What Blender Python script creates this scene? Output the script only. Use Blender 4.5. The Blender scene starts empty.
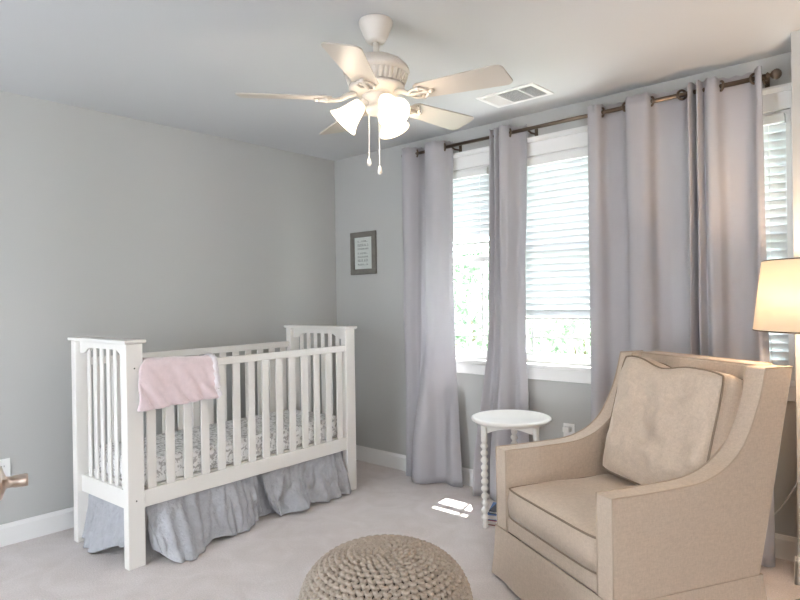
import bpy, bmesh, math, random
from mathutils import Vector, Matrix, noise
PI = math.pi
S = bpy.context.scene
COL = S.collection
rnd = random.Random(7)

# ------------------------------------------------------------------ camera
FPX = 614.363
cam = bpy.data.cameras.new('camera')
cam.sensor_fit = 'HORIZONTAL'; cam.sensor_width = 36.0; cam.lens = FPX / 800 * 36
cam.clip_start = 0.02
co = bpy.data.objects.new('camera', cam); COL.objects.link(co)
Fv = Vector((-0.66605996, 0.74589566, -0.0019448))
Rv = Vector((0.7458296, 0.66596108, -0.01529835))
Uv = Vector((0.01011582, 0.01164011, 0.99988108))
M = Matrix((Rv, Uv, -Fv)).transposed().to_4x4()
M.translation = Vector((3.7873639, -3.45011693, 1.28859678))
co.matrix_world = M
S.camera = co

# ------------------------------------------------------------------ world, sun, exposure
S.view_settings.view_transform = 'Standard'
S.view_settings.look = 'None'
S.view_settings.gamma = 1.0
S.view_settings.use_curve_mapping = False
S.view_settings.exposure = 0.6
W = bpy.data.worlds.new('world'); S.world = W; W.use_nodes = True
bg = W.node_tree.nodes['Background']
bg.inputs['Color'].default_value = (0.85, 0.925, 1.0, 1)
bg.inputs['Strength'].default_value = 10.0
sun = bpy.data.lights.new('sun', 'SUN'); sun.energy = 22.0; sun.angle = 0.01; sun.color = (1, .96, .9)
so = bpy.data.objects.new('sun', sun); COL.objects.link(so)
so.rotation_euler = Vector((0.105, -0.33, -1)).to_track_quat('-Z', 'Y').to_euler()
so.location = (2, 6, 12)

# ------------------------------------------------------------------ materials
def srgb(r, g, b):
    f = lambda c: (c/255/12.92) if c/255 <= .04045 else ((c/255+.055)/1.055)**2.4
    return (f(r), f(g), f(b), 1)
def mat(name, col, rough=.6, metal=0, bump=None, var=0, vscale=20, sheen=0, trans=0, emit=None, coat=0, bdist=.002):
    m = bpy.data.materials.new(name); m.use_nodes = True
    nt = m.node_tree; N = nt.nodes; Lk = nt.links
    b = N['Principled BSDF']
    b.inputs['Base Color'].default_value = col
    b.inputs['Roughness'].default_value = rough
    b.inputs['Metallic'].default_value = metal
    b.inputs['Sheen Weight'].default_value = sheen
    b.inputs['Coat Weight'].default_value = coat
    if emit:
        b.inputs['Emission Color'].default_value = emit[0]; b.inputs['Emission Strength'].default_value = emit[1]
    tc = N.new('ShaderNodeTexCoord')
    if var:
        n = N.new('ShaderNodeTexNoise'); n.inputs['Scale'].default_value = vscale; n.inputs['Detail'].default_value = 4
        Lk.new(tc.outputs['Object'], n.inputs['Vector'])
        r = N.new('ShaderNodeValToRGB')
        r.color_ramp.elements[0].position = .3; r.color_ramp.elements[1].position = .7
        r.color_ramp.elements[0].color = tuple(c*(1-var) for c in col[:3]) + (1,)
        r.color_ramp.elements[1].color = tuple(min(1, c*(1+var)) for c in col[:3]) + (1,)
        Lk.new(n.outputs['Fac'], r.inputs['Fac']); Lk.new(r.outputs['Color'], b.inputs['Base Color'])
    if bump:
        n = N.new('ShaderNodeTexNoise'); n.inputs['Scale'].default_value = bump[0]; n.inputs['Detail'].default_value = 5
        Lk.new(tc.outputs['Object'], n.inputs['Vector'])
        bp = N.new('ShaderNodeBump'); bp.inputs['Strength'].default_value = bump[1]; bp.inputs['Distance'].default_value = bdist
        Lk.new(n.outputs['Fac'], bp.inputs['Height']); Lk.new(bp.outputs['Normal'], b.inputs['Normal'])
    if trans:
        t = N.new('ShaderNodeBsdfTranslucent'); t.inputs['Color'].default_value = col
        mx = N.new('ShaderNodeMixShader'); mx.inputs['Fac'].default_value = trans
        out = N['Material Output']
        Lk.new(b.outputs[0], mx.inputs[1]); Lk.new(t.outputs[0], mx.inputs[2]); Lk.new(mx.outputs[0], out.inputs['Surface'])
    return m
def weave(name, col, col2, scale=900, bump=.35, sheen=.2):
    """linen: two crossed wave sets plus slub noise"""
    m = mat(name, col, .9, sheen=sheen)
    nt = m.node_tree; N = nt.nodes; Lk = nt.links; b = N['Principled BSDF']
    tc = N.new('ShaderNodeTexCoord')
    n = N.new('ShaderNodeTexNoise'); n.inputs['Scale'].default_value = 160; n.inputs['Detail'].default_value = 6; n.inputs['Roughness'].default_value = .75
    mp = N.new('ShaderNodeMapping'); mp.inputs['Scale'].default_value = (1, 1, .35)
    Lk.new(tc.outputs['Object'], mp.inputs['Vector']); Lk.new(mp.outputs[0], n.inputs['Vector'])
    n2 = N.new('ShaderNodeTexNoise'); n2.inputs['Scale'].default_value = 160; n2.inputs['Detail'].default_value = 6; n2.inputs['Roughness'].default_value = .75
    mp2 = N.new('ShaderNodeMapping'); mp2.inputs['Scale'].default_value = (.3, .3, 1.4)
    Lk.new(tc.outputs['Object'], mp2.inputs['Vector']); Lk.new(mp2.outputs[0], n2.inputs['Vector'])
    a = N.new('ShaderNodeMath'); a.operation = 'ADD'
    Lk.new(n.outputs['Fac'], a.inputs[0]); Lk.new(n2.outputs['Fac'], a.inputs[1])
    h = N.new('ShaderNodeMath'); h.operation = 'MULTIPLY'; h.inputs[1].default_value = .5
    Lk.new(a.outputs[0], h.inputs[0])
    r = N.new('ShaderNodeValToRGB'); r.color_ramp.elements[0].position = .38; r.color_ramp.elements[1].position = .62
    r.color_ramp.elements[0].color = col2; r.color_ramp.elements[1].color = col
    Lk.new(h.outputs[0], r.inputs['Fac']); Lk.new(r.outputs['Color'], b.inputs['Base Color'])
    bp = N.new('ShaderNodeBump'); bp.inputs['Strength'].default_value = bump; bp.inputs['Distance'].default_value = .002
    Lk.new(h.outputs[0], bp.inputs['Height']); Lk.new(bp.outputs['Normal'], b.inputs['Normal'])
    return m

m_wall = mat('wall_paint', srgb(190, 190, 188), .85, bump=(180, .08))
m_ceil = mat('ceiling_paint', srgb(204, 205, 207), .9, bump=(140, .1))
m_trim = mat('trim_paint', srgb(238, 237, 236), .35)
m_carpet = mat('carpet', srgb(228, 219, 217), 1.0, bump=(260, .9), var=.10, vscale=140, sheen=.3, bdist=.006)
def carpet_detail(m):
    nt = m.node_tree; N = nt.nodes; Lk = nt.links; b = N['Principled BSDF']
    tc = N.new('ShaderNodeTexCoord')
    n = N.new('ShaderNodeTexNoise'); n.inputs['Scale'].default_value = 5; n.inputs['Detail'].default_value = 5; n.inputs['Distortion'].default_value = 1.2
    Lk.new(tc.outputs['Object'], n.inputs['Vector'])
    r = N.new('ShaderNodeValToRGB'); r.color_ramp.elements[0].position = .35; r.color_ramp.elements[1].position = .65
    r.color_ramp.elements[0].color = (.90, .885, .87, 1); r.color_ramp.elements[1].color = (1, 1, 1, 1)
    Lk.new(n.outputs['Fac'], r.inputs['Fac'])
    mx = N.new('ShaderNodeMix'); mx.data_type = 'RGBA'; mx.blend_type = 'MULTIPLY'; mx.inputs[0].default_value = 1
    src = b.inputs['Base Color'].links[0].from_socket
    Lk.new(src, mx.inputs[6]); Lk.new(r.outputs['Color'], mx.inputs[7]); Lk.new(mx.outputs[2], b.inputs['Base Color'])
carpet_detail(m_carpet)
m_white = mat('white_lacquer', srgb(240, 237, 232), .32, coat=.2)
m_fanw = mat('fan_enamel', srgb(218, 210, 201), .35)
m_blade = mat('fan_blade_laminate', srgb(190, 182, 174), .4)
m_chair = weave('linen_upholstery', srgb(212, 194, 176), srgb(192, 174, 156))
m_pipe = mat('piping_cord', srgb(142, 125, 108), .9)
m_edge = mat('self_piping', srgb(192, 174, 155), .9)
m_pouf = mat('cotton_cord', srgb(180, 167, 154), .95, bump=(500, .4), var=.12, vscale=90)
m_poufin = mat('pouf_core', srgb(84, 72, 62), 1)  # dark tone paints shade into the holes between stitches
m_curt = mat('curtain_cloth', srgb(197, 194, 198), .85, bump=(600, .2), sheen=.1, trans=.3)
m_linen = mat('crib_skirt_linen', srgb(178, 179, 184), .95, bump=(38, .9), var=.07, vscale=30, bdist=.01)
m_pink = mat('pink_fleece', srgb(234, 215, 218), 1, bump=(220, .6), sheen=.6, var=.04, vscale=40, bdist=.004)
m_sherpa = mat('white_sherpa', srgb(240, 234, 238), 1, bump=(160, 1), sheen=.5, bdist=.006)
m_rod = mat('bronze_rod', srgb(112, 98, 86), .3, metal=.9)
m_nickel = mat('brushed_bronze', srgb(214, 200, 190), .35, metal=.9)
m_frame = mat('grey_wood_frame', srgb(118, 114, 108), .6, bump=(60, .3), var=.12, vscale=25)
m_paper = mat('paper', srgb(232, 230, 226), .8)
m_ink = mat('print_ink', srgb(130, 128, 126), .8)
m_plastic = mat('outlet_plastic', srgb(240, 240, 238), .3)
m_dark = mat('vent_dark', srgb(78, 84, 86), .8)
m_black = mat('slot_black', srgb(40, 38, 36), .6)
m_blind = mat('blind_slat', srgb(228, 231, 234), .5, trans=.12)
m_red = mat('book_red', srgb(165, 60, 62), .5)
m_blue = mat('book_blue', srgb(96, 132, 186), .5)
m_darkbook = mat('book_dark', srgb(70, 72, 84), .5)
m_leaf = mat('leaf', srgb(156, 174, 152), .6, var=.35, vscale=6, trans=.35)
m_bark = mat('bark', srgb(110, 92, 76), .9)
m_lawn = mat('lawn', srgb(150, 172, 128), 1, var=.2, vscale=3)
m_siding = mat('siding', srgb(225, 226, 228), .8)
m_path = mat('concrete', srgb(222, 220, 214), .9, var=.05, vscale=5)

def glass_mat():
    m = bpy.data.materials.new('window_glass'); m.use_nodes = True
    nt = m.node_tree; N = nt.nodes; N.clear()
    out = N.new('ShaderNodeOutputMaterial'); t = N.new('ShaderNodeBsdfTransparent'); g = N.new('ShaderNodeBsdfGlossy')
    t.inputs['Color'].default_value = (.95, .97, .97, 1); g.inputs['Roughness'].default_value = .02
    fr = N.new('ShaderNodeFresnel'); fr.inputs['IOR'].default_value = 1.45
    mx = N.new('ShaderNodeMixShader')
    ge = N.new('ShaderNodeNewGeometry'); iv = N.new('ShaderNodeMath'); iv.operation = 'SUBTRACT'; iv.inputs[0].default_value = 1
    mu = N.new('ShaderNodeMath'); mu.operation = 'MULTIPLY'
    nt.links.new(ge.outputs['Backfacing'], iv.inputs[1]); nt.links.new(iv.outputs[0], mu.inputs[0]); nt.links.new(fr.outputs[0], mu.inputs[1])
    nt.links.new(mu.outputs[0], mx.inputs[0]); nt.links.new(t.outputs[0], mx.inputs[1]); nt.links.new(g.outputs[0], mx.inputs[2])
    nt.links.new(mx.outputs[0], out.inputs[0])
    return m
m_glass = glass_mat()
def shade_mat(name, col, emit, strength, trans=.6):
    m = mat(name, col, .7, trans=trans, emit=(emit, strength))
    return m
m_fanshade = shade_mat('frosted_glass', srgb(250, 246, 238), (1, .9, .74, 1), .9)
m_bulb = mat('bulb', (1, 1, 1, 1), .5, emit=((1, .86, .66, 1), 3))
def lampshade_mat():
    m = mat('linen_lampshade', srgb(240, 228, 208), .9, trans=.38, bump=(300, .3), emit=((1, .80, .58, 1), .17))
    nt = m.node_tree; N = nt.nodes; b = N['Principled BSDF']
    return m
m_lampshade = lampshade_mat()
def sheet_mat():
    m = mat('printed_sheet', srgb(226, 224, 222), .9)
    nt = m.node_tree; N = nt.nodes; Lk = nt.links; b = N['Principled BSDF']
    tc = N.new('ShaderNodeTexCoord')
    n = N.new('ShaderNodeTexNoise'); n.inputs['Scale'].default_value = 52; n.inputs['Detail'].default_value = 2.5; n.inputs['Distortion'].default_value = .6
    Lk.new(tc.outputs['Object'], n.inputs['Vector'])
    r = N.new('ShaderNodeValToRGB'); r.color_ramp.elements[0].position = .42; r.color_ramp.elements[1].position = .49
    r.color_ramp.elements[0].color = srgb(190, 187, 186); r.color_ramp.elements[1].color = srgb(243, 242, 241)
    Lk.new(n.outputs['Fac'], r.inputs['Fac']); Lk.new(r.outputs['Color'], b.inputs['Base Color'])
    return m
m_sheet = sheet_mat()

# ------------------------------------------------------------------ mesh helpers
def obj(name, bm, m, parent=None, smooth=False, bevel=0, seg=2, sub=0, solid=0, mats=None):
    me = bpy.data.meshes.new(name)
    bmesh.ops.recalc_face_normals(bm, faces=bm.faces[:]) if solid == 0 else None
    bm.to_mesh(me); bm.free()
    for mm in (mats or [m]): me.materials.append(mm)
    if smooth:
        for p in me.polygons: p.use_smooth = True
    o = bpy.data.objects.new(name, me); COL.objects.link(o)
    if parent: o.parent = parent
    if solid:
        md = o.modifiers.new('solid', 'SOLIDIFY'); md.thickness = solid; md.offset = 0
    if bevel:
        md = o.modifiers.new('bevel', 'BEVEL'); md.width = bevel; md.segments = seg; md.limit_method = 'ANGLE'
        md.angle_limit = math.radians(40)
    if sub:
        md = o.modifiers.new('sub', 'SUBSURF'); md.levels = sub; md.render_levels = sub
    return o
def tag(o, label, cat, group=None, kind=None):
    o['label'] = label; o['category'] = cat
    if group: o['group'] = group
    if kind: o['kind'] = kind
    return o
def thing(name, label, cat, loc=(0, 0, 0), rz=0, group=None):
    o = bpy.data.objects.new(name, None); COL.objects.link(o)
    o.location = loc; o.rotation_euler = (0, 0, rz); o.empty_display_size = .1
    return tag(o, label, cat, group)
def struct(o, label=None, cat=None):
    o['kind'] = 'structure'
    if label: o['label'] = label
    if cat: o['category'] = cat
    return o
def box(bm, x0, x1, y0, y1, z0, z1, mtx=None):
    r = bmesh.ops.create_cube(bm, size=1)
    for v in r['verts']:
        v.co = Vector((x0+(v.co.x+.5)*(x1-x0), y0+(v.co.y+.5)*(y1-y0), z0+(v.co.z+.5)*(z1-z0)))
        if mtx: v.co = mtx @ v.co
    return r['verts']
def B(*a, mtx=None):
    bm = bmesh.new(); box(bm, *a, mtx=mtx); return bm
def lathe(bm, prof, n=32, mtx=None, cap=True):
    rings = []
    for (r, z) in prof:
        ring = []
        for i in range(n):
            a = 2*PI*i/n
            p = Vector((r*math.cos(a), r*math.sin(a), z))
            ring.append(bm.verts.new(mtx @ p if mtx else p))
        rings.append(ring)
    for a, b in zip(rings, rings[1:]):
        for i in range(n):
            bm.faces.new((a[i], a[(i+1) % n], b[(i+1) % n], b[i]))
    if cap:
        bm.faces.new(rings[0][::-1]); bm.faces.new(rings[-1])
    return bm
def tube(bm, pts, r, n=8, closed=False, cap=True):
    pts = [Vector(p) for p in pts]; N = len(pts)
    rings = []; prev = None
    for i, p in enumerate(pts):
        if closed: t = pts[(i+1) % N] - pts[i-1]
        else: t = pts[min(i+1, N-1)] - pts[max(i-1, 0)]
        t.normalize()
        if prev is None:
            ref = Vector((0, 0, 1)) if abs(t.z) < .9 else Vector((1, 0, 0))
            u = t.cross(ref).normalized()
        else:
            u = (prev - t*prev.dot(t)).normalized()
        prev = u; v = t.cross(u)
        rr = r[i] if isinstance(r, (list, tuple)) else r
        rings.append([bm.verts.new(p + (u*math.cos(2*PI*k/n) + v*math.sin(2*PI*k/n))*rr) for k in range(n)])
    M_ = N if closed else N-1
    for i in range(M_):
        a, b = rings[i], rings[(i+1) % N]
        for k in range(n):
            bm.faces.new((a[k], a[(k+1) % n], b[(k+1) % n], b[k]))
    if cap and not closed:
        bm.faces.new(rings[0][::-1]); bm.faces.new(rings[-1])
    return bm
def prism(bm, prof, x0, x1, axis='x'):
    """extrude polygon prof (a,b) along x"""
    f = lambda x, a, b: Vector((x, a, b)) if axis == 'x' else (Vector((a, x, b)) if axis == 'y' else Vector((a, b, x)))
    A = [bm.verts.new(f(x0, a, b)) for a, b in prof]; Bv = [bm.verts.new(f(x1, a, b)) for a, b in prof]
    n = len(prof)
    bm.faces.new(A); bm.faces.new(Bv[::-1])
    for i in range(n): bm.faces.new((A[i], Bv[i], Bv[(i+1) % n], A[(i+1) % n]))
    return bm
def catmull(P, n=8, closed=False):
    P = [Vector(p) for p in P]; out = []; N = len(P)
    rng = range(N) if closed else range(N-1)
    for i in rng:
        if closed: a, b, c, d = P[i-1], P[i], P[(i+1) % N], P[(i+2) % N]
        else: a, b, c, d = P[max(i-1, 0)], P[i], P[i+1], P[min(i+2, N-1)]
        for k in range(n):
            t = k/n
            out.append(.5*((2*b) + (c-a)*t + (2*a-5*b+4*c-d)*t*t + (3*b-a-3*c+d)*t*t*t))
    if not closed: out.append(P[-1])
    return out
def copy_tree(o, parent=None):
    c = o.copy(); COL.objects.link(c)
    if parent: c.parent = parent
    for ch in list(o.children): copy_tree(ch, c)
    return c
def rot_to(d):
    return Vector((0, 0, 1)).rotation_difference(Vector(d).normalized()).to_matrix().to_4x4()
def T(x, y, z): return Matrix.Translation((x, y, z))

# ------------------------------------------------------------------ room shell
H = 2.44
XR = 5.6; YB = -5.2
struct(obj('floor', B(-.15, XR+.1, YB, .15, -.12, 0), m_carpet))
struct(obj('ceiling', B(-.15, XR+.1, YB, .16, H, H+.12), m_ceil))
struct(obj('wall_left', B(-.15, 0, YB, .15, 0, H), m_wall))
OY0, OY1 = -4.7, -4.0          # opening added in the unseen right wall to let fill daylight in
bm = bmesh.new(); box(bm, XR, XR+.1, YB, OY0, 0, H); box(bm, XR, XR+.1, OY1, .15, 0, H); box(bm, XR, XR+.1, OY0, OY1, 2.2, H)
struct(obj('wall_right', bm, m_wall))
bm = bmesh.new(); box(bm, -.15, 1.0, YB, YB+.12, 0, H); box(bm, 1.0, 1.7, YB, YB+.12, 2.2, H); box(bm, 1.7, XR, YB, YB+.12, 0, H)  # gap in this unseen wall is added as a source of fill daylight
struct(obj('wall_behind', bm, m_wall), 'wall behind the viewer with an added opening for fill daylight', 'wall')
WIN = [(.92, 1.535), (1.69, 2.32), (2.6, 3.232)]
ZS, ZT = .868, 2.17
bm = bmesh.new()
xs = 0
for (a, b) in WIN:
    box(bm, xs, a, 0, .15, 0, H); box(bm, a, b, 0, .15, 0, ZS); box(bm, a, b, 0, .15, ZT, H); xs = b
box(bm, xs, 3.42, 0, .15, 0, H)
struct(obj('wall_back', bm, m_wall))
struct(obj('wall_front', B(3.28, XR, -.265, .15, 0, H), m_wall), 'short wall jutting forward at the right behind the lamp', 'wall')
def basebd(name, p0, p1, nrm, h=.115, t=.014):
    p0 = Vector(p0); p1 = Vector(p1); n = Vector(nrm); d = (p1-p0)
    prof = [(0, 0), (t, 0), (t, h-.02), (t*.55, h-.006), (t*.4, h), (0, h)]
    bm = bmesh.new()
    A = [bm.verts.new(p0+n*a+Vector((0, 0, b))) for a, b in prof]; C = [bm.verts.new(p1+n*a+Vector((0, 0, b))) for a, b in prof]
    bm.faces.new(A); bm.faces.new(C[::-1])
    for i in range(6): bm.faces.new((A[i], C[i], C[(i+1) % 6], A[(i+1) % 6]))
    return struct(obj(name, bm, m_trim))
basebd('baseboard_left', (0, YB, 0), (0, 0, 0), (1, 0, 0))
basebd('baseboard_back', (0, 0, 0), (3.268, 0, 0), (0, -1, 0))
basebd('baseboard_front', (3.268, -.265, 0), (XR, -.265, 0), (0, -1, 0), h=.12)
basebd('baseboard_right', (3.28, -.279, 0), (3.28, 0, 0), (-1, 0, 0), h=.12)

# ------------------------------------------------------------------ windows
def window(n, a, b):
    w = bpy.data.objects.new('window_%d' % n, None); COL.objects.link(w); w.location = ((a+b)/2, 0, ZS)
    w.matrix_world = T((a+b)/2, 0, ZS)
    struct(w, ['left', 'middle', 'right'][n-1] + ' white double hung window behind the grey curtains', 'window')
    hw = (b-a)/2; ht = ZT-ZS
    c = .045
    bm = bmesh.new()
    box(bm, -hw-c, -hw, -.02, .0, 0, ht+.08); box(bm, hw, hw+c, -.02, .0, 0, ht+.08)
    box(bm, -hw-c, hw+c, -.021, .0, ht, ht+.085)
    obj('casing', bm, m_trim, w, bevel=.003)
    bm = bmesh.new()
    prism(bm, [(0, ht+.085), (-.028, ht+.085), (-.045, ht+.1), (-.045, ht+.112), (0, ht+.112)], -hw-c-.015, hw+c+.015)
    obj('head_cap', bm, m_trim, w)
    bm = bmesh.new()
    box(bm, -hw, -hw+.02, 0, .15, 0, ht); box(bm, hw-.02, hw, 0, .15, 0, ht); box(bm, -hw+.02, hw-.02, 0, .15, ht-.015, ht); box(bm, -hw+.02, hw-.02, .04, .15, 0, .015)
    obj('jamb', bm, m_trim, w)
    bm = bmesh.new(); box(bm, -hw-c-.02, hw+c+.02, -.03, .034, -.028, 0.001); obj('stool', bm, m_trim, w, bevel=.006)
    obj('apron', B(-hw-c, hw+c, -.018, 0, -.098, -.029), m_trim, w, bevel=.003)
    mid = .68
    for k, (z0, z1, y) in enumerate(((.015, mid+.02, .035), (mid-.02, ht-.015, .062))):
        x0, x1 = -hw+.02, hw-.02; s = .038
        bm = bmesh.new()
        box(bm, x0, x0+s, y, y+.025, z0, z1); box(bm, x1-s, x1, y, y+.025, z0, z1)
        box(bm, x0+s, x1-s, y, y+.025, z0, z0+s+.012); box(bm, x0+s, x1-s, y, y+.025, z1-s, z1)
        sash = obj('sash', bm, m_trim, w, bevel=.003)
        bm = bmesh.new(); g = .055; gz = .10; mw = .008
        ax0, ax1, az0, az1 = x0+s, x1-s, z0+s+.012, z1-s
        for x in (ax0+g, ax1-g): box(bm, x-mw, x+mw, y+.006, y+.019, az0, az1)
        zz = az0+gz if k == 0 else az1-gz
        for (q0, q1) in ((ax0, ax0+g-mw), (ax0+g+mw, ax1-g-mw), (ax1-g+mw, ax1)): box(bm, q0, q1, y+.006, y+.019, zz-mw, zz+mw)
        obj('muntin', bm, m_trim, sash)
        obj('glass', B(ax0, ax1, y+.011, y+.014, az0, az1), m_glass, sash)
for i, (a, b) in enumerate(WIN): window(i+1, a, b)
def blind(a, b, zbot, label):
    ztop = ZT-.016
    t = thing('window_blind', label, 'blind', ((a+b)/2, 0, ztop), 0, 'white slatted blinds in the windows')
    hw = (b-a)/2-.023
    obj('headrail', B(-hw, hw, -.018, .03, -.045, 0), m_plastic, t, bevel=.004)
    bm = bmesh.new(); z = -.065; L = ztop-zbot; tilt = math.radians(-62)
    while z > -L+.03:
        mt = T(0, .014, z) @ Matrix.Rotation(tilt, 4, 'X')
        box(bm, -hw, hw, -.024, .024, -.0012, .0012, mtx=mt); z -= .041
    if L < .3:
        z = -.06
        while z > -L+.02:
            box(bm, -hw, hw, .006, .054, z-.0012, z+.0012); z -= .008
    obj('slats', bm, m_blind, t)
    obj('bottom_rail', B(-hw, hw, -.006, .03, -L, -L+.016), m_plastic, t, bevel=.003)
    for x in (-hw+.07, hw-.07):
        bm = bmesh.new(); tube(bm, [(x, -.002, -.045), (x, -.002, -L+.016)], .0012, 5); obj('ladder_cord', bm, m_plastic, t)
blind(*WIN[0], 1.65, 'white slatted blind raised to mid height in the left window')
blind(*WIN[1], 1.144, 'white slatted blind lowered most of the way in the middle window')
blind(*WIN[2], .871, 'white slatted blind lowered to the sill in the right window')

# ------------------------------------------------------------------ outside
struct(obj('ground', B(-14, 18, .16, 26, -.5, -.4), m_lawn), 'pale sunlit lawn outside the windows', 'ground')
struct(obj('patio', B(-3, 7, .16, 2.3, -.399, -.36), m_path), 'pale concrete patio outside under the windows', 'patio')
def foliage(seed, n, rad, h, leaf):
    r = random.Random(seed); bm = bmesh.new()
    for i in range(n):
        a = r.random()*2*PI; z = r.random(); k = (1-(2*z-1)**2)**.5*rad*(.55+.45*r.random())*(1+.2*math.sin(3*a+seed))
        p = Vector((k*math.cos(a), k*math.sin(a), .12*h+z*h*.9))
        q = Matrix.Rotation(r.random()*6.3, 3, 'Z') @ Matrix.Rotation(r.uniform(-1, 1), 3, 'X')
        l = leaf*r.uniform(.6, 1.3)
        v = [bm.verts.new(p + q @ Vector(c)) for c in ((0, -l, 0), (l*.45, 0, l*.12), (0, l, 0), (-l*.45, 0, l*.12))]
        bm.faces.new(v)
    return bm
def shrub(loc, n, rad, h, leaf, seed, label):
    t = thing('leafy_shrub', label, 'shrub', loc, 0, 'shrubs outside the windows')
    bm = bmesh.new()
    for k in range(5):
        a = k*1.26; tube(bm, [(0, 0, 0), (.2*rad*math.cos(a), .2*rad*math.sin(a), h*.3), (.5*rad*math.cos(a), .5*rad*math.sin(a), h*.6)], [.03, .022, .01], 6)
    obj('stem', bm, m_bark, t)
    obj('foliage', foliage(seed, n, rad, h, leaf), m_leaf, t)
shrub((-1.0, 3.6, -.4), 2600, 1.0, 2.3, .09, 3, 'green leafy shrub seen through the lower half of the left window')
shrub((-.3, 5.4, -.4), 2600, 1.2, 1.9, .09, 4, 'green leafy shrub seen through the gap under the middle blind')
shrub((-2.6, 4.6, -.4), 2600, 1.3, 2.9, .10, 5, 'taller green shrub behind the nearer one in the left window view')

# ------------------------------------------------------------------ curtains
ROD_Y, ROD_Z = -.1, 2.32
def smooth(t): return t*t*(3-2*t)
def curtain(name, label, top, bot, grom, seed, mid=None, ease=1.0, ztop=2.362):
    t = thing(name, label, 'curtain', (sum(p[0] for p in top)/len(top), ROD_Y, 0), 0, 'grey grommet curtain panels on the rod')
    ox = t.location.x
    n = 10
    A = catmull([(x, y, 0) for x, y in top], n); Bt = catmull([(x, y, 0) for x, y in bot], n)
    Md = catmull([(x, y, 0) for x, y in mid], n) if mid else None
    rows = 46; bm = bmesh.new(); g = []
    for j in range(rows+1):
        s = j/rows; z = ztop*(1-s)+.012*s; row = []
        for i in range(len(A)):
            if Md:
                if s < .5: p = A[i].lerp(Md[i], smooth(s*2))
                else: p = Md[i].lerp(Bt[i], smooth((s-.5)*2))
            else: p = A[i].lerp(Bt[i], s**ease)
            u = i/len(A)
            w = noise.noise(Vector((u*5+seed*7, z*2.2, seed)))*.014*min(1, s*5)
            w += noise.noise(Vector((u*14+seed, z*.8, seed*3)))*.006*min(1, s*5)
            if s > .88: w -= (s-.88)*.12*math.sin(u*9+seed)
            row.append(bm.verts.new((p.x-ox, p.y-ROD_Y+w, z+(.004*math.sin(i*.7+seed) if j == 0 else 0))))
        g.append(row)
    for j in range(rows):
        for i in range(len(A)-1):
            bm.faces.new((g[j][i], g[j][i+1], g[j+1][i+1], g[j+1][i]))
    obj('panel', bm, m_curt, t, smooth=True, solid=.004)
    for gx, tilt in grom:
        bm = bmesh.new()
        mt = T(gx-ox, 0, ROD_Z) @ Matrix.Rotation(tilt, 4, 'Z') @ Matrix.Rotation(PI/2, 4, 'Y')
        pts = [mt @ Vector((.023*math.cos(2*PI*k/24), .023*math.sin(2*PI*k/24), 0)) for k in range(24)]
        tube(bm, pts, .0065, 8, closed=True)
        obj('grommet', bm, m_rod, t, smooth=True)
    return t
curtain('curtain', 'grey curtain panel hanging nearest the room corner, left of the left window',
        [(.855, -.12), (.89, -.15), (.94, -.145), (.979, -.1), (1.0, -.055), (1.035, -.05), (1.06, -.1), (1.10, -.15), (1.17, -.16), (1.222, -.115), (1.245, -.07), (1.262, -.055)],
        [(.835, -.075), (.86, -.12), (.90, -.10), (.935, -.075), (.95, -.12), (.96, -.19), (1.02, -.225), (1.085, -.19), (1.13, -.10), (1.18, -.075), (1.27, -.12), (1.33, -.10)],
        [(.979, .9), (1.226, .75)], 1,
        mid=[(.845, -.11), (.88, -.14), (.92, -.13), (.955, -.1), (.975, -.065), (1.01, -.06), (1.04, -.1), (1.085, -.15), (1.15, -.155), (1.20, -.12), (1.235, -.08), (1.262, -.07)])
curtain('curtain', 'narrow bunched grey curtain panel between the left and middle windows',
        [(1.595, -.07), (1.612, -.13), (1.632, -.085), (1.652, -.14), (1.672, -.10), (1.70, -.155), (1.735, -.125), (1.752, -.08), (1.79, -.055), (1.84, -.06)],
        [(1.47, -.10), (1.49, -.19), (1.54, -.16), (1.56, -.09), (1.59, -.16), (1.66, -.19), (1.71, -.14), (1.74, -.09), (1.79, -.13), (1.85, -.10)],
        [(1.743, .75)], 2,
        mid=[(1.57, -.08), (1.585, -.13), (1.61, -.10), (1.63, -.13), (1.66, -.10), (1.69, -.15), (1.73, -.14), (1.755, -.1), (1.785, -.08), (1.825, -.085)])
curtain('curtain', 'wide grey curtain panel right of the middle window, behind the armchair',
        [(2.272, -.13), (2.30, -.135), (2.332, -.13), (2.356, -.075), (2.41, -.065), (2.462, -.075), (2.495, -.13), (2.55, -.135), (2.602, -.13), (2.628, -.075), (2.69, -.065), (2.755, -.065), (2.785, -.05), (2.805, -.03), (2.83, -.022)],
        [(2.262, -.12), (2.29, -.16), (2.34, -.13), (2.37, -.08), (2.42, -.06), (2.47, -.08), (2.51, -.13), (2.56, -.16), (2.61, -.13), (2.64, -.08), (2.69, -.06), (2.75, -.06), (2.785, -.05), (2.805, -.035), (2.83, -.028)],
        [(2.344, .8), (2.482, -.8), (2.615, .8), (2.77, -.8)], 3)
curtain('curtain', 'grey curtain panel furthest right, beside the right window and lamp',
        [(2.80, -.06), (2.815, -.15), (2.835, -.075), (2.855, -.145), (2.875, -.10), (2.90, -.135), (2.935, -.13), (2.966, -.08), (3.03, -.068), (3.09, -.075), (3.115, -.13), (3.14, -.145)],
        [(2.79, -.08), (2.81, -.16), (2.84, -.09), (2.86, -.15), (2.89, -.11), (2.92, -.16), (2.96, -.14), (2.99, -.10), (3.03, -.09), (3.09, -.13), (3.13, -.20), (3.17, -.15)],
        [(2.953, .8), (3.104, -.8)], 4)
rod = thing('curtain_rod', 'long dark bronze curtain rod over the three windows', 'curtain rod', (2.02, ROD_Y, ROD_Z))
bm = bmesh.new(); tube(bm, [(.9-2.02, 0, 0), (3.155-2.02, 0, 0)], .0115, 14); obj('pole', bm, m_rod, rod, smooth=True)
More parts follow.
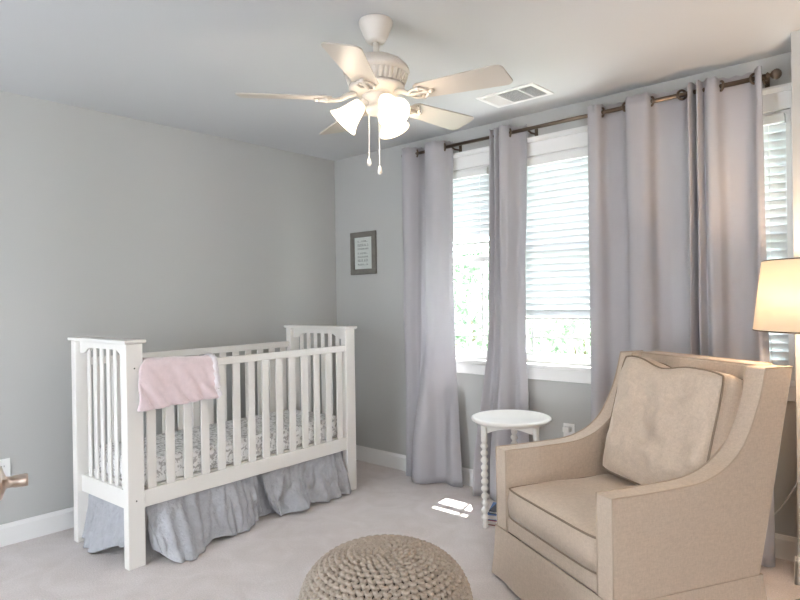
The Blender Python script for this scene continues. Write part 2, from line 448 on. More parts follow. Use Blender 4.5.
for sx, x in ((-1, .9), (1, 3.155)):
    mt = T(x-2.02, 0, 0) @ Matrix.Rotation(sx*PI/2, 4, 'Y')
    bm = bmesh.new(); lathe(bm, [(.013, -.004), (.017, 0), (.017, .005), (.010, .009), (.009, .016), (.017, .02), (.024, .03), (.0255, .04), (.022, .05), (.013, .058), (.003, .061)], 20, mt)
    obj('finial', bm, m_rod, rod, smooth=True)
for x in (1.29, 1.875, 3.138):
    bm = bmesh.new(); box(bm, x-2.02-.01, x-2.02+.01, .092, .0995, -.045, .03)
    tube(bm, [(x-2.02, .095, -.015), (x-2.02, .03, -.02), (x-2.02, .0, -.012)], .006, 8)
    obj('bracket', bm, m_rod, rod)

# ------------------------------------------------------------------ crib
LN = 1.587; DP = .61
crib = thing('baby_crib', 'white wooden slatted baby crib against the left wall', 'crib', (.838, -2.13, 0), math.radians(92.311))
PW, PD = .085, .048
CT = 1.09
for ex in (0, LN-PW):
    end = None
    # stiles as posts
    for y0 in (0, DP-PD):
        obj('post', B(ex, ex+PW, y0, y0+PD, 0, CT), m_white, crib, bevel=.004)
    xm0, xm1 = ex+.028, ex+.057
    # arched top panel
    y0, y1 = PD, DP-PD
    arch = []
    for k in range(25):
        u = k/24; y = y1+(y0-y1)*u
        s = abs(2*u-1)
        zz = 1.055 if s < .55 else 1.055-.033*smooth(min(1, (s-.55)/.3))
        arch.append((y, zz))
    bm = bmesh.new(); prism(bm, [(y0, CT), (y1, CT)] + arch, xm0, xm1); obj('arched_panel', bm, m_white, crib)
    obj('bottom_panel', B(xm0-.004, xm1+.004, y0, y1, .275, .365), m_white, crib, bevel=.003)
    ns = 6; span = y1-y0
    for k in range(ns):
        yc = y0+span*(k+1)/(ns+1)
        obj('end_slat', B(xm0+.009, xm1-.009, yc-.017, yc+.017, .36, 1.057), m_white, crib, bevel=.004)
    # cap
    bm = bmesh.new(); prism(bm, [(-.015, CT+.007), (-.008, CT), (DP+.008, CT), (DP+.015, CT+.007), (DP+.015, CT+.015), (DP+.011, CT+.018), (-.011, CT+.018), (-.015, CT+.015)], ex-.012, ex+PW+.012)
    obj('cap', bm, m_white, crib, bevel=.003)
for side, (yy0, yy1) in enumerate(((.006, .034), (DP-.034, DP-.006))):
    zt = .982 if side == 0 else .993
    obj('top_rail', B(PW, LN-PW, yy0, yy1, zt-.042, zt), m_white, crib, bevel=.006)
    obj('side_panel', B(PW, LN-PW, yy0-.002, yy1+.002, .283, .368), m_white, crib, bevel=.004)
    for k in range(14):
        xc = .132+.1016*k
        obj('slat', B(xc-.024, xc+.024, yy0+.007, yy1-.007, .36, zt-.04), m_white, crib, bevel=.003)
# hardware holes
for z in (.97, .325): obj('bolt', lathe(bmesh.new(), [(.004, -.001), (.004, .0005)], 10, T(.042, -.0, z) @ Matrix.Rotation(PI/2, 4, 'X')), m_black, crib)
# mattress (rests in the crib)
bm = bmesh.new(); box(bm, PW+.005, LN-PW-.005, .045, DP-.045, .372, .505)
bmesh.ops.subdivide_edges(bm, edges=bm.edges[:], cuts=6, use_grid_fill=True)
mt_o = obj('crib_mattress', bm, m_sheet, None, smooth=True, bevel=0)
md = mt_o.modifiers.new('bevel', 'BEVEL'); md.width = .02; md.segments = 4; md.limit_method = 'ANGLE'
mt_o.matrix_world = T(.838, -2.13, 0) @ Matrix.Rotation(math.radians(92.311), 4, 'Z')
tag(mt_o, 'crib mattress under a white sheet printed with small grey flecks', 'mattress')
struct_support = obj('mattress_support', B(PW, LN-PW, .04, DP-.04, .35, .371), m_white, crib)
# crib skirt
CR = T(.838, -2.13, 0) @ Matrix.Rotation(math.radians(92.311), 4, 'Z')
def skirt_panel(path_top, path_bot, seed, ztop=.349, zb=.008, amp=.012, nfold=7):
    n = 22
    A = catmull(path_top, n); Bq = catmull(path_bot, n); bm = bmesh.new(); rows = 32; g = []
    for j in range(rows+1):
        s = j/rows; row = []
        for i in range(len(A)):
            u = i/(len(A)-1)
            p = A[i].lerp(Bq[i], s**1.3)
            out = noise.noise(Vector((u*nfold+seed*5, s*.8, seed)))*amp*(.5+1.9*s) + noise.noise(Vector((u*nfold*2.6, s*1.6, seed*2)))*amp*1.0*(.35+s) + (1-abs(noise.noise(Vector((u*nfold*1.9+s*1.2, s*2.6, seed*4))))*2)*amp*.8*s
            zz = ztop*(1-s)+p.z*s
            row.append((p.x + noise.noise(Vector((u*5, s*2, seed+9)))*.008*s, p.y+out, max(.006, zz)))
        g.append([bm.verts.new(c) for c in row])
    for j in range(rows):
        for i in range(len(A)-1): bm.faces.new((g[j][i], g[j][i+1], g[j+1][i+1], g[j+1][i]))
    return bm
dust = thing('crib_skirt', 'pale grey linen crib skirt hanging to the carpet under the crib', 'crib skirt', (.838, -2.13, 0), math.radians(92.311))
obj('front_panel', skirt_panel([(PW+.02, .052, 0), (.3, .052, 0), (.55, .05, 0), (.80, .052, 0)],
                               [(.12, -.07, .055), (.22, -.15, .006), (.40, -.10, .006), (.55, -.05, .03), (.66, -.06, .007), (.80, .0, .02), (.83, .02, .04)], 1).copy() if False else
    skirt_panel([(PW+.02, .052, 0), (.2, .052, 0), (.35, .052, 0), (.48, .052, 0), (.60, .052, 0), (.72, .052, 0), (.80, .052, 0)],
                [(.13, .0, .06), (.19, -.13, .008), (.33, -.11, .008), (.48, -.06, .025), (.60, -.06, .008), (.73, -.01, .02), (.83, .03, .04)], 1, nfold=8, amp=.024), m_linen, dust, smooth=True, solid=.003)
obj('front_panel', skirt_panel([(.80, .038, 0), (.95, .048, 0), (1.1, .05, 0), (1.25, .05, 0), (1.38, .05, 0), (LN-PW-.03, .05, 0)],
                [(.90, .0, .035), (.93, -.05, .008), (1.08, -.07, .03), (1.24, -.07, .012), (1.38, -.05, .012), (1.50, -.03, .012)], 5, nfold=7, amp=.024), m_linen, dust, smooth=True, solid=.003)
obj('inner_panel', skirt_panel([(.70, .10, 0), (.80, .10, 0), (.92, .10, 0)], [(.72, .08, .006), (.84, .07, .006), (.97, .06, .006)], 8, nfold=3), m_linen, dust, smooth=True, solid=.003)
def endp(x, xb, seed, yb0=.60, yb1=.10):
    bm = skirt_panel([(0, 0, 0), (.12, 0, 0), (.25, 0, 0), (.4, 0, 0), (.55, 0, 0)], [(-.02, .05, .03), (.13, .07, .008), (.25, .08, .008), (.4, .045, .06), (.55, .03, .09)], seed, nfold=5, amp=.012)
    R = Matrix(((0, -1, 0, x), (-1, 0, 0, .60), (0, 0, 1, 0), (0, 0, 0, 1)))
    bm.transform(R); return bm
bm = endp(.075, .02, 11)
obj('end_panel', bm, m_linen, dust, smooth=True, solid=.003)
bm = endp(LN-.075, .02, 12)
bm.transform(Matrix.Scale(-1, 4, (1, 0, 0))); bm.transform(T(2*(LN-.085), 0, 0)); obj('end_panel', bm, m_linen, dust, smooth=True, solid=.003)

# blanket over front rail
def blanket():
    t = thing('baby_blanket', 'small pink fleece blanket draped over the front crib rail', 'blanket', (.838, -2.13, 0), math.radians(92.311))
    nu, nv = 40, 44; x0, x1 = .095, .462
    path = [(.052, .80), (.05, .90), (.047, .97), (.040, 1.0), (.022, 1.008), (.0, 1.002), (-.012, .97), (-.016, .90), (-.017, .83), (-.016, .765)]
    P = catmull([(y, z, 0) for y, z in path], 5)
    bm = bmesh.new(); g = []; edge = []
    for j, p in enumerate(P):
        v = j/(len(P)-1); row = []
        fr = max(0, (v-.5)/.5)
        for i in range(nu+1):
            u = i/nu
            x = x0-.045*smooth(min(1, fr*2.5))*(1-u)+(x1-x0)*u + .012*fr*u
            x += .012*fr*math.sin(v*5)*(1-u)
            wr = .026*fr*math.sin((u*3.0-fr*1.3)*PI*1.5)*(1.1-.5*u) + noise.noise(Vector((u*3-fr*2.2, fr*2.5, 3)))*.03*fr + noise.noise(Vector((u*8-fr*5, fr*2, 7)))*.014*fr
            z = p.y - .012*u*(1-fr) + .015*fr*u + noise.noise(Vector((u*4, 5, v)))*.006
            row.append((x, p.x - abs(wr)*1.3*fr - .014*smooth(min(1, fr*3)), z))
        g.append([bm.verts.new(c) for c in row]); edge.append(row[-1])
    for j in range(len(P)-1):
        for i in range(nu): bm.faces.new((g[j][i], g[j][i+1], g[j+1][i+1], g[j+1][i]))
    obj('fleece', bm, m_pink, t, smooth=True, solid=.012)
    bm = bmesh.new()
    ed = [(x+.004+.004*math.sin(k*2.1), y+.002*math.sin(k*1.7), z) for k, (x, y, z) in enumerate(edge)]
    tube(bm, ed, [.014+.005*abs(math.sin(k*1.3)) for k in range(len(ed))], 8)
    o = obj('sherpa_edge', bm, m_sherpa, t, smooth=True); o['label'] = 'white sherpa edge'
blanket()

# ------------------------------------------------------------------ armchair
ch = thing('armchair', 'beige linen upholstered armchair with sloping arms and skirt', 'armchair', (2.5795, -1.242, 0), math.radians(-28.61))
HW = .407; AW = .09; IN = HW-AW
front = [(0, .235), (0, .60)]
top = [(.0, .60), (.13, .60), (.258, .603), (.36, .608), (.43, .622), (.50, .65), (.56, .693), (.60, .74), (.64, .81), (.67, .88), (.69, .945), (.705, 1.005)]
topc = [(p.x, p.y) for p in catmull([(a, b, 0) for a, b in top], 4)]
rear = [(.845, 1.005), (.80, .82), (.741, .564), (.66, .235)]
prof = [(0, .235)] + topc + rear
for sx in (-1, 1):
    bm = bmesh.new(); a, b = (IN, HW) if sx > 0 else (-HW, -IN)
    prism(bm, prof, a, b)
    arm = obj('arm', bm, m_chair, ch, bevel=.006, seg=3)
    bm = bmesh.new()
    for xx in (a+.003, b-.003):
        pts = [(xx, -.001, .24), (xx, -.001, .42)] + [(xx, y-.001, z+.001) for y, z in topc] + [(xx, .842, 1.006)]
        tube(bm, pts, .003, 6)
    obj('piping', bm, m_edge, arm, smooth=True)
bm = bmesh.new(); prism(bm, [(.60, .30), (.70, .70), (.755, 1.0), (.765, 1.012), (.835, 1.012), (.845, 1.0), (.80, .82), (.741, .564), (.665, .24), (.60, .24)], -IN, IN)
back = obj('backrest', bm, m_chair, ch, bevel=.008, seg=3)
bm = bmesh.new(); tube(bm, [(-IN, .758, 1.008), (IN, .758, 1.008)], .0035, 6); tube(bm, [(-IN, .842, 1.010), (IN, .842, 1.010)], .0035, 6)
obj('piping', bm, m_edge, back)
obj('front_rail', B(-IN, IN, .004, .60, .235, .305), m_chair, ch, bevel=.008, seg=3)
def cushion(w, d, h, crown, nx=22, ny=22, seed=0, amp=.004):
    """boxed cushion centred in x,y; z 0..h; returns bm, upper and lower edge loops"""
    bm = bmesh.new(); top = {}; bot = {}
    def corner(u, v):
        e = 9; r = (abs(u)**e+abs(v)**e)**(1/e); m = max(abs(u), abs(v))
        k = (m/r) if r > 0 else 1
        return u*(k*.5+.5), v*(k*.5+.5)
    for i in range(nx+1):
        for j in range(ny+1):
            u, v = -1+2*i/nx, -1+2*j/ny
            cu, cv = corner(u, v)
            c = ((1-u**4)*(1-v**4))**.6
            nz = noise.noise(Vector((u*2.2+seed, v*2.2, seed)))*amp*3*c + noise.noise(Vector((u*6+seed, v*6, seed+3)))*amp*c
            top[i, j] = bm.verts.new((cu*w/2, cv*d/2, h+crown*c+nz))
            bot[i, j] = bm.verts.new((cu*w/2, cv*d/2, -crown*.3*c))
    for i in range(nx):
        for j in range(ny):
            bm.faces.new((top[i, j], top[i+1, j], top[i+1, j+1], top[i, j+1]))
            bm.faces.new((bot[i, j], bot[i, j+1], bot[i+1, j+1], bot[i+1, j]))
    loop = [(i, 0) for i in range(nx)] + [(nx, j) for j in range(ny)] + [(i, ny) for i in range(nx, 0, -1)] + [(0, j) for j in range(ny, 0, -1)]
    K = len(loop); mids = []
    for q in loop:
        a, b = top[q].co, bot[q].co; m = (a+b)/2
        d_ = Vector((m.x, m.y, 0)); d_ = Vector((d_.x/(w/2), d_.y/(d/2), 0))
        mids.append(bm.verts.new(m + d_*.008))
    for k in range(K):
        q, q2 = loop[k], loop[(k+1) % K]; m, m2 = mids[k], mids[(k+1) % K]
        bm.faces.new((top[q2], top[q], m, m2)); bm.faces.new((m2, m, bot[q], bot[q2]))
    return bm, [top[q].co.copy() for q in loop], [bot[q].co.copy() for q in loop]
bm, lt, lb = cushion(2*IN-.001, .615, .125, .028, seed=2)
seat = obj('seat_cushion', bm, m_chair, ch, smooth=True); seat.location = (0, .305, .308)
bm = bmesh.new(); tube(bm, lt, .0042, 6, closed=True); tube(bm, lb, .0042, 6, closed=True); obj('piping', bm, m_pipe, seat, smooth=True)
bm, lt, lb = cushion(.575, .53, .13, .045, nx=40, ny=40, seed=6, amp=.013)
def sag(c):
    # slumped middle of the top edge
    u = c.x/.2875; v = c.y/.265
    if v > 0: c.y -= .028*v*math.exp(-(u+.15)**2*9)
    if v > 0: c.y -= .016*v*max(0, u)
    if v > .4: c.y += .010*abs(u)*v
    return c
for v in bm.verts: v.co = sag(v.co)
lt = [sag(c) for c in lt]; lb = [sag(c) for c in lb]
bc = obj('back_cushion', bm, m_chair, ch, smooth=True)
# local z (thickness) -> forward, local y -> up
lean = math.radians(15)
bc.matrix_local = T(.028, .66, .705) @ Matrix.Rotation(-lean, 4, 'X') @ Matrix.Rotation(math.radians(1.5), 4, 'Y') @ Matrix.Rotation(PI/2, 4, 'X')
bm = bmesh.new(); tube(bm, lt, .0045, 6, closed=True); tube(bm, lb, .0045, 6, closed=True); obj('piping', bm, m_pipe, bc, smooth=True)
# skirt
def chair_skirt():
    def loop(x, y0, y1, n=22):
        P = []
        for k in range(n): P.append((-x+2*x*k/n, y0))
        for k in range(n): P.append((x, y0+(y1-y0)*k/n))
        for k in range(n): P.append((x-2*x*k/n, y1))
        for k in range(n): P.append((-x, y1-(y1-y0)*k/n))
        return P
    t0, t1 = loop(HW+.003, -.004, .664), loop(HW+.016, -.02, .685)
    bm = bmesh.new(); rows = 8; g = []
    for j in range(rows+1):
        s = j/rows; row = []
        for k, (a, b) in enumerate(zip(t0, t1)):
            w = noise.noise(Vector((k*.23, s, 4)))*.012*s
            x = a[0]+(b[0]-a[0])*s; y = a[1]+(b[1]-a[1])*s
            row.append(bm.verts.new((x+w*(1 if abs(x) > .4 else 0), y+w, .24*(1-s)+.014*s)))
        g.append(row)
    K = len(t0)
    for j in range(rows):
        for k in range(K): bm.faces.new((g[j][k], g[j][(k+1) % K], g[j+1][(k+1) % K], g[j+1][k]))
    o = obj('skirt', bm, m_chair, ch, smooth=False, solid=.006)
    bm = bmesh.new(); x, y0, y1 = HW+.004, -.006, .666
    tube(bm, [(-x, y0, .24), (x, y0, .24), (x, y1, .24), (-x, y1, .24)], .003, 6, closed=True)
    obj('piping', bm, m_edge, o)
chair_skirt()
for sx in (-1, 1):
    for yy in (.05, .58):
        obj('foot', B(sx*.35-.025, sx*.35+.025, yy-.025, yy+.025, 0, .236), m_black, ch)

# ------------------------------------------------------------------ pouf
def pouf():
    t = thing('knitted_pouf', 'round beige chunky knitted pouf on the carpet', 'pouf', (2.307, -1.892, 0))
    R, Hh = .296, .412
    # profile from top centre to bottom: superellipse
    prof = []
    for k in range(200):
        a = PI/2 - PI*k/199
        c, s = math.cos(a), math.sin(a)
        r = R*abs(c)**.78; z = Hh/2 + (Hh/2)*math.copysign(abs(s)**.85, s)
        if z > Hh*.9: z -= .016*max(0, 1-r/.16)
        prof.append((r, z))
    L = [0]
    for (a, b) in zip(prof, prof[1:]): L.append(L[-1]+math.hypot(b[0]-a[0], b[1]-a[1]))
    def at(s):
        s = max(0, min(L[-1], s))
        for k in range(len(L)-1):
            if L[k+1] >= s:
                f = (s-L[k])/(L[k+1]-L[k]+1e-9); p, q = prof[k], prof[k+1]
                tx, tz = q[0]-p[0], q[1]-p[1]; l = math.hypot(tx, tz)
                return p[0]+tx*f, p[1]+tz*f, -tz/l, tx/l, tx/l, tz/l
        return prof[-1]+(0, -1, 0, -1)
    bm = bmesh.new()
    bi = bmesh.new()
    lathe(bi, [(max(.002, p[0]-.008), p[1]*.965+.007) for p in prof[::6]], 40)
    obj('filling', bi, m_poufin, t, smooth=True)
    pitch = .0218; s = .012; row = 0
    while s < L[-1]-.06:
        r, z, nr, nz, tr, tz = at(s)
        if z > .02:
            want = 2*PI*r/.0285
            ns = max(5, int(round(want)) if want < 12 else 6*int(round(want/6)))
            per = 10; N = ns*per; pts = []
            for k in range(N):
                ph = 2*PI*k/per
                a = 2*PI*k/N + (PI/ns if row % 2 else 0)
                ds = .0062*math.cos(ph)
                dn = .0045*math.cos(ph+.9) + .001*noise.noise(Vector((k*.1, row*3.1, 0)))
                da = .0045*math.sin(2*ph)/max(r, .03)
                rr, zz_, n_r, n_z, _, _ = at(s+ds)
                rr += n_r*dn; zz_ += n_z*dn
                pts.append((rr*math.cos(a+da), rr*math.sin(a+da), zz_))
            tube(bm, pts, .0074, 6, closed=True)
        s += pitch; row += 1
    obj('knitted_cover', bm, m_pouf, t, smooth=True)
pouf()

# ------------------------------------------------------------------ side table
tb = thing('side_table', 'small round white side table with turned bobbin legs', 'side table', (1.93, -.44, 0)); tb.scale = (1, 1, 1.012)
bm = bmesh.new(); lathe(bm, [(.0, .603), (.195, .603), (.20, .606), (.212, .606), (.222, .602), (.225, .595), (.222, .588), (.214, .584), (.208, .578), (.2, .576), (.0, .576)], 64, cap=False)
bmesh.ops.remove_doubles(bm, verts=bm.verts[:], dist=.0001)
obj('tabletop', bm, m_white, tb, smooth=True)
legp = [(.014, 0), (.017, .012), (.013, .03)]
z = .04
while z < .44:
    legp += [(.012, z), (.0215, z+.012), (.0215, z+.022), (.012, z+.034)]; z += .0395
legp += [(.014, .47), (.018, .48), (.018, .57)]
for k in range(3):
    a = math.radians(236+120*k)
    bm = bmesh.new(); lathe(bm, legp, 14, T(.165*math.cos(a), .165*math.sin(a), 0)); obj('leg', bm, m_white, tb, smooth=True)
for k in range(3):
    a, b = math.radians(236+120*k), math.radians(236+120*(k+1))
    p = Vector((.155*math.cos(a), .155*math.sin(a), 0)); q = Vector((.155*math.cos(b), .155*math.sin(b), 0))
    d = (q-p); L_ = d.length; ang = math.atan2(d.y, d.x)
    bm = bmesh.new()
    pr_ = [(0, .575), (L_, .575), (L_, .52)] + [(L_*(1-u/12), .52+.03*math.sin(PI*u/12)) for u in range(1, 12)] + [(0, .52)]
    prism(bm, pr_, -.007, .007, 'y'); bm.transform(T(p.x, p.y, 0) @ Matrix.Rotation(ang, 4, 'Z'))
    obj('apron', bm, m_white, tb)
def book(loc, rz, size, m, label):
    t = thing('book', label, 'book', loc, rz, 'books on the carpet under the side table')
    w, d, h = size
    bm = bmesh.new(); box(bm, -w/2, w/2, -d/2, d/2, 0, .003); box(bm, -w/2, w/2, -d/2, d/2, h-.003, h); box(bm, -w/2, -w/2+.003, -d/2, d/2, .003, h-.003)
    obj('cover', bm, m, t); obj('pages', B(-w/2+.003, w/2-.005, -d/2+.004, d/2-.004, .003, h-.003), m_paper, t)
book((1.86, -.40, 0), .3, (.19, .24, .028), m_red, 'red book lowest of the pile under the side table')
book((1.86, -.40, .028), .42, (.18, .22, .03), m_blue, 'blue book in the middle of the pile under the side table')
book((1.868, -.40, .058), .25, (.15, .20, .016), m_darkbook, 'dark book topmost of the pile under the side table')

# ------------------------------------------------------------------ floor lamp
LX, LY = 3.416, -.515
lamp = thing('floor_lamp', 'lit lamp with a cream linen drum shade behind the armchair', 'lamp', (LX, LY, 0))
bm = bmesh.new(); lathe(bm, [(.0, 0), (.12, 0), (.125, .008), (.12, .018), (.04, .026), (.015, .04), (.0, .04)], 40, cap=False); obj('base', bm, m_rod, lamp, smooth=True)
bm = bmesh.new(); tube(bm, [(0, 0, .03), (0, 0, 1.2)], .011, 12); lathe(bm, [(.02, 1.17), (.022, 1.18), (.02, 1.24)], 14); obj('pole', bm, m_rod, lamp, smooth=True)
bm = bmesh.new(); lathe(bm, [(.243, 1.137), (.208, 1.42)], 64, cap=False)
shade = obj('lamp_shade', bm, m_lampshade, lamp, smooth=True, solid=.003)
bm = bmesh.new()
for r, z in ((.243, 1.138), (.208, 1.419)):
    tube(bm, [(r*math.cos(2*PI*k/64), r*math.sin(2*PI*k/64), z) for k in range(64)], .003, 6, closed=True)
for k in range(3):
    a = 2*PI*k/3; tube(bm, [(0, 0, 1.40), (.207*math.cos(a), .207*math.sin(a), 1.415)], .002, 5)
tube(bm, [(0, 0, 1.2), (.05, 0, 1.25), (.05, 0, 1.35), (0, 0, 1.40)], .002, 5)
obj('shade_frame', bm, m_rod, shade)
bm = bmesh.new(); lathe(bm, [(.012, 1.24), (.014, 1.25), (.028, 1.29), (.03, 1.31), (.022, 1.335), (.004, 1.343)], 16); obj('bulb', bm, m_bulb, lamp, smooth=True)
def pt(name, loc, e, col, r):
    l = bpy.data.lights.new(name, 'POINT'); l.energy = e; l.color = col; l.shadow_soft_size = r
    o = bpy.data.objects.new(name, l); COL.objects.link(o); o.location = loc; return o
pt('floor_lamp_light', (LX, LY, 1.30), 18, (1, .74, .5), .08)
cd = catmull([(0, .1, .02), (-.03, .22, .35), (-.10, .30, .50), (-.14, .36, .44), (-.24, .42, .26), (-.30, .44, .22), (-.42, .45, .30)], 8)
bm = bmesh.new(); tube(bm, [(p.x, p.y, p.z) for p in cd], .003, 6); obj('cord', bm, m_plastic, lamp, smooth=True)

# added warm fill light, unseen to the right, warms the armchair's side
pt('warm_fill_light', (5.2, -3.0, 1.9), 12, (1, .70, .44), .12)

# ------------------------------------------------------------------ ceiling fan
FX, FY = 2.027, -1.604
fan = thing('ceiling_fan', 'white five blade ceiling fan with three lit bell shades', 'ceiling fan', (FX, FY, H))
zz = lambda z: z-H
bm = bmesh.new(); lathe(bm, [(.0, 0), (.069, 0), (.071, -.006), (.068, -.02), (.052, -.06), (.042, -.08), (.036, -.088), (.0, -.09)], 40, cap=False); obj('canopy', bm, m_fanw, fan, smooth=True)
bm = bmesh.new(); tube(bm, [(0, 0, -.08), (0, 0, zz(2.275))], .013, 16); lathe(bm, [(.016, zz(2.305)), (.024, zz(2.298)), (.026, zz(2.275))], 20); obj('downrod', bm, m_fanw, fan, smooth=True)
bm = bmesh.new(); lathe(bm, [(.0, zz(2.300)), (.03, zz(2.298)), (.075, zz(2.286)), (.108, zz(2.268)), (.128, zz(2.248)), (.131, zz(2.246)), (.131, zz(2.240)), (.136, zz(2.236)), (.138, zz(2.226)), (.134, zz(2.221)), (.126, zz(2.219)), (.108, zz(2.172)), (.114, zz(2.170)), (.116, zz(2.160)), (.105, zz(2.150)), (.085, zz(2.138)), (.075, zz(2.132)), (.0, zz(2.131))], 64, cap=False)
mh = obj('motor_housing', bm, m_fanw, fan, smooth=True)
bm = bmesh.new()
for k in range(36):
    a = 2*PI*k/36
    mt = Matrix.Rotation(a, 4, 'Z') @ T(.1175, 0, zz(2.195)) @ Matrix.Rotation(math.radians(20), 4, 'Y')
    box(bm, -.003, .0075, -.0052, .0052, -.022, .021, mtx=mt)
obj('vent_ribs', bm, m_fanw, mh, bevel=.0015)
ZB = zz(2.118)
def blade_outline():
    P = []
    r0, r1, w0, w1 = .185, .568, .054, .072
    P += [(r0, -w0*.75), (r0+.02, -w0)]
    rc = .03
    for k in range(7):
        a = -PI/2+PI/2*k/6; P.append((r1-.006-rc+rc*math.cos(a), -w1+rc+rc*math.sin(a)))
    for k in range(7):
        a = PI/2*k/6; P.append((r1-rc+rc*math.cos(a), w1-rc+rc*math.sin(a)))
    P += [(r0+.02, w0), (r0, w0*.75)]
    return P
b0 = None
for k in range(5):
    a = math.radians(-130.5+72*k)
    mt = Matrix.Rotation(a, 4, 'Z') @ T(0, 0, ZB) @ Matrix.Rotation(math.radians(-12), 4, 'X')
    bm = bmesh.new(); prism(bm, blade_outline(), -.003, .003, 'z'); bm.transform(mt)
    bl = obj('blade', bm, m_blade, fan, bevel=.002)
    bm = bmesh.new()
    tube(bm, [(.085, 0, .02), (.12, 0, .012), (.15, 0, -.004), (.175, 0, -.009), (.25, 0, -.009)], [.012, .011, .010, .009, .006], 8)
    for sy in (-1, 1):
        tube(bm, catmull([(.15, 0, -.006), (.17, sy*.026, -.010), (.20, sy*.034, -.010), (.225, sy*.024, -.010), (.235, sy*.006, -.010)], 5), .0055, 7)
        lathe(bm, [(.009, -.016), (.009, -.003)], 10, T(.205, sy*.033, 0))
    lathe(bm, [(.009, -.016), (.009, -.003)], 10, T(.25, 0, 0))
    bm.transform(mt)
    obj('blade_bracket', bm, m_fanw, bl, smooth=True)
bm = bmesh.new(); lathe(bm, [(.0, zz(2.14)), (.06, zz(2.138)), (.062, zz(2.125)), (.05, zz(2.115)), (.036, zz(2.108)), (.034, zz(2.092)), (.044, zz(2.085)), (.046, zz(2.07)), (.036, zz(2.055)), (.012, zz(2.046)), (.0, zz(2.044))], 36, cap=False)
kit = obj('light_kit', bm, m_fanw, fan, smooth=True)
for k in range(3):
    az = math.radians(-138+120*k)
    dirv = Vector((math.cos(az)*.70, math.sin(az)*.70, -.72)).normalized()
    base = Vector((math.cos(az)*.062, math.sin(az)*.062, zz(2.104)))
    bm = bmesh.new(); tube(bm, [(math.cos(az)*.03, math.sin(az)*.03, zz(2.09)), tuple(base - dirv*.012), tuple(base+dirv*.012)], [.012, .014, .022], 12); obj('lamp_arm', bm, m_fanw, fan, smooth=True)
    mt = T(*base) @ rot_to(dirv)
    bm = bmesh.new(); lathe(bm, [(.022, .004), (.027, .012), (.033, .03), (.039, .055), (.047, .08), (.057, .1), (.066, .112), (.0675, .116)], 36, mt, cap=False)
    sh = obj('glass_shade', bm, m_fanshade, fan, smooth=True, solid=.003)
    bm = bmesh.new(); lathe(bm, [(.008, .012), (.012, .02), (.02, .045), (.022, .06), (.016, .078), (.003, .085)], 16, mt); obj('bulb', bm, m_bulb, sh, smooth=True)
    wp = Vector((FX, FY, H)) + base + dirv*.128
    pt('ceiling_fan_light', wp, 2.2, (1, .84, .66), .03)
for (x, y, zb, kn) in ((-.030, -.020, 1.872, 0), (.022, -.012, 1.83, 1)):
    bm = bmesh.new()
    z = zz(2.06)
    tube(bm, [(x*.9, y*.9, zz(2.06)), (x, y, zz(zb))], .0018, 6)
    k = zz(2.05)
    while k > zz(zb):
        lathe(bm, [(.0005, k-.0025), (.0026, k), (.0005, k+.0025)], 6, T(x, y, 0)); k -= .008
    c = obj('pull_chain', bm, m_plastic, fan)
    bm = bmesh.new(); lathe(bm, [(.002, .006), (.006, .0), (.009, -.012), (.010, -.02), (.006, -.028), (.001, -.03)], 14, T(x, y, zz(zb))); obj('pull_knob', bm, m_white, c, smooth=True)

# ------------------------------------------------------------------ ceiling vent
vt = thing('ceiling_vent', 'white rectangular air vent register in the ceiling', 'vent', (1.95, -.385, H))
bm = bmesh.new(); X, Y = .185, .12
for (a, b, c, d) in ((-X, X, -Y, -Y+.028), (-X, X, Y-.028, Y), (-X, -X+.028, -Y+.028, Y-.028), (X-.028, X, -Y+.028, Y-.028), (-.068, -.058, -Y+.028, Y-.028), (.068, .078, -Y+.028, Y-.028)):
    box(bm, a, b, c, d, -.007, 0)
obj('frame', bm, m_trim, vt, bevel=.002)
obj('duct_shade', B(-X+.02, X-.02, -Y+.02, Y-.02, -.0012, -.0004), m_dark, vt)  # flat dark sheet standing in for the shade behind the louvers
for (x0, x1, sgn) in ((-.157, -.068, 1), (-.058, .068, -1), (.078, .157, -1)):
    bm = bmesh.new(); y = -Y+.034
    if sgn > 0:
        x = x0+.006
        while x < x1:
            box(bm, -.0055, .0055, -Y+.028, Y-.028, -.0005, .0005, mtx=T(x, 0, -.004) @ Matrix.Rotation(math.radians(-60), 4, 'Y')); x += .0105
    else:
        while y < Y-.03:
            box(bm, x0, x1, -.005, .005, -.0005, .0005, mtx=T(0, y, -.004) @ Matrix.Rotation(math.radians(40), 4, 'X')); y += .0125
    obj('louvers', bm, m_trim, vt)
bm = bmesh.new(); box(bm, -.14, -.135, -.10, -.096, -.02, -.006); obj('lever', bm, m_trim, vt)

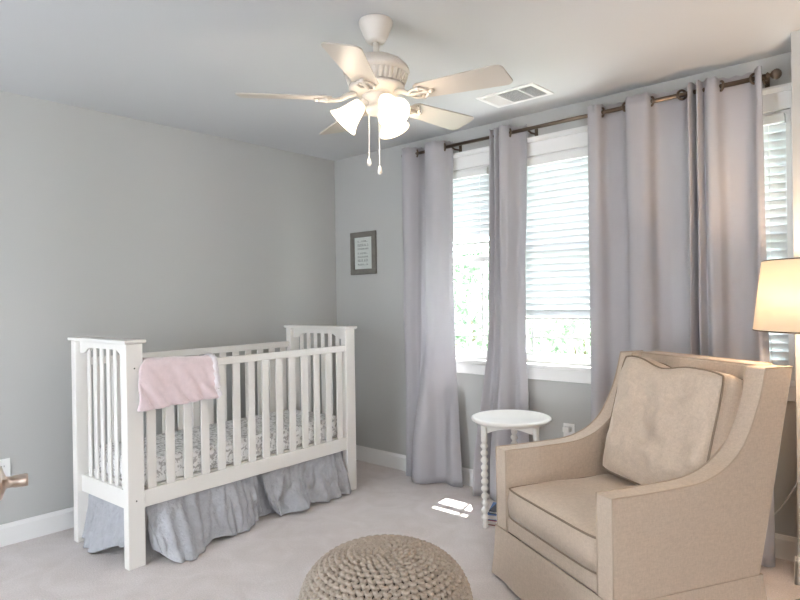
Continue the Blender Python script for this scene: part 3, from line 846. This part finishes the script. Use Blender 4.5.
# ------------------------------------------------------------------ picture
pf = thing('picture_frame', 'small grey framed print on the wall beside the curtain', 'picture frame', (.335, 0, 1.655))
bm = bmesh.new(); X, Z, fw = .14, .168, .042
for (a, b, c, d) in ((-X, X, -Z, -Z+fw), (-X, X, Z-fw, Z), (-X, -X+fw, -Z+fw, Z-fw), (X-fw, X, -Z+fw, Z-fw)): box(bm, a, b, -.022, -.001, c, d)
obj('frame', bm, m_frame, pf, bevel=.004)
pp = obj('print', B(-X+fw-.005, X-fw+.005, -.010, -.004, -Z+fw-.005, Z-fw+.005), m_paper, pf)
r2 = random.Random(5)
for row, zc in enumerate((.095, .065, .035, .0, -.028, -.056, -.088)):
    bm = bmesh.new(); x = -.062; h = .017 if row in (1, 5) else .011
    box(bm, x, .052, -.0104, -.0101, zc-h/2-.0012, zc-h/2)
    while x < .05:
        w = r2.uniform(.006, .014)
        if r2.random() < .85:
            box(bm, x, x+w*.35, -.0108, -.0102, zc-h/2, zc+h/2)
            q = r2.choice((.5, .1, -.35)); box(bm, x+w*.35, x+w, -.0108, -.0102, zc+h*q-.002, zc+h*q)
        x += w+r2.uniform(.002, .006)
    obj('lettering', bm, m_ink, pp)
obj('picture_glass', B(-X+fw, X-fw, -.0135, -.0125, -Z+fw, Z-fw), m_glass, pf)

# ------------------------------------------------------------------ outlets
def outlet(name, label, loc, rz):
    t = thing(name, label, 'outlet', loc, rz, 'wall outlets')
    obj('cover_plate', B(-.036, .036, -.006, -.0005, -.058, .058), m_plastic, t, bevel=.002)
    for s in (-1, 1):
        bm = bmesh.new(); lathe(bm, [(.017, 0), (.017, .002)], 20, T(0, -.006, s*.02) @ Matrix.Rotation(PI/2, 4, 'X')); r = obj('receptacle', bm, m_trim, t)
        bm = bmesh.new()
        for q in (-.006, .006): box(bm, q-.001, q+.001, -.0085, -.0075, s*.02-.004, s*.02+.004)
        obj('slot', bm, m_black, r)
    return t
outlet('wall_outlet', 'white outlet on the left wall beside the door lever', (0, -2.425, .405), PI/2)
o2 = outlet('wall_outlet', 'white outlet under the middle window behind the armchair arm', (2.065, 0, .46), 0)
pl = thing('plug_adapter', 'white plug in the outlet under the middle window', 'plug', (2.065, -.008, .487))
bm = bmesh.new(); box(bm, -.022, .022, -.04, -.001, -.016, .016); obj('body', bm, m_plastic, pl, bevel=.005)
obj('prongs', B(-.007, .007, -.001, .0005, -.004, .004), m_nickel, pl)

# ------------------------------------------------------------------ open door edge-on at the left, with its lever
Cm = Vector((3.7873639, -3.45011693, 0))
def cam_pt(px, D, z):
    d = Fv*FPX + Rv*(px-400); d = Vector((d.x, d.y, 0))/FPX
    return Vector((Cm.x, Cm.y, 0)) + d*D + Vector((0, 0, z))
P1 = cam_pt(-5, 1.16, 0); P0 = cam_pt(-60, .45, 0)
dd = (P1-P0).normalized(); P0 = P1 - dd*.76
ang = math.atan2(dd.y, dd.x)
door = bpy.data.objects.new('door_1', None); COL.objects.link(door); door.location = P0; door.rotation_euler = (0, 0, ang)
struct(door, 'white door standing open, seen only by its lever at the left edge', 'door')
bm = bmesh.new(); box(bm, 0, .76, .0, .035, .012, 2.03); obj('leaf', bm, m_trim, door, bevel=.002)
bm = bmesh.new()
for (z0, z1) in ((.25, .9), (1.08, 1.85)):
    for (x0, x1) in ((.11, .34), (.42, .65)): box(bm, x0, x1, -.004, .0, z0, z1)
obj('panels', bm, m_trim, door, bevel=.003)
hd = obj('lever_handle', lathe(bmesh.new(), [(.0, 0), (.031, 0), (.032, .004), (.028, .009), (.018, .012), (.0105, .015), (.0098, .024), (.0112, .028), (.0115, .045), (.0105, .049), (.0, .0495)], 28, T(.69, 0, .968) @ Matrix.Rotation(PI/2, 4, 'X'), cap=False), m_nickel, door, smooth=True)
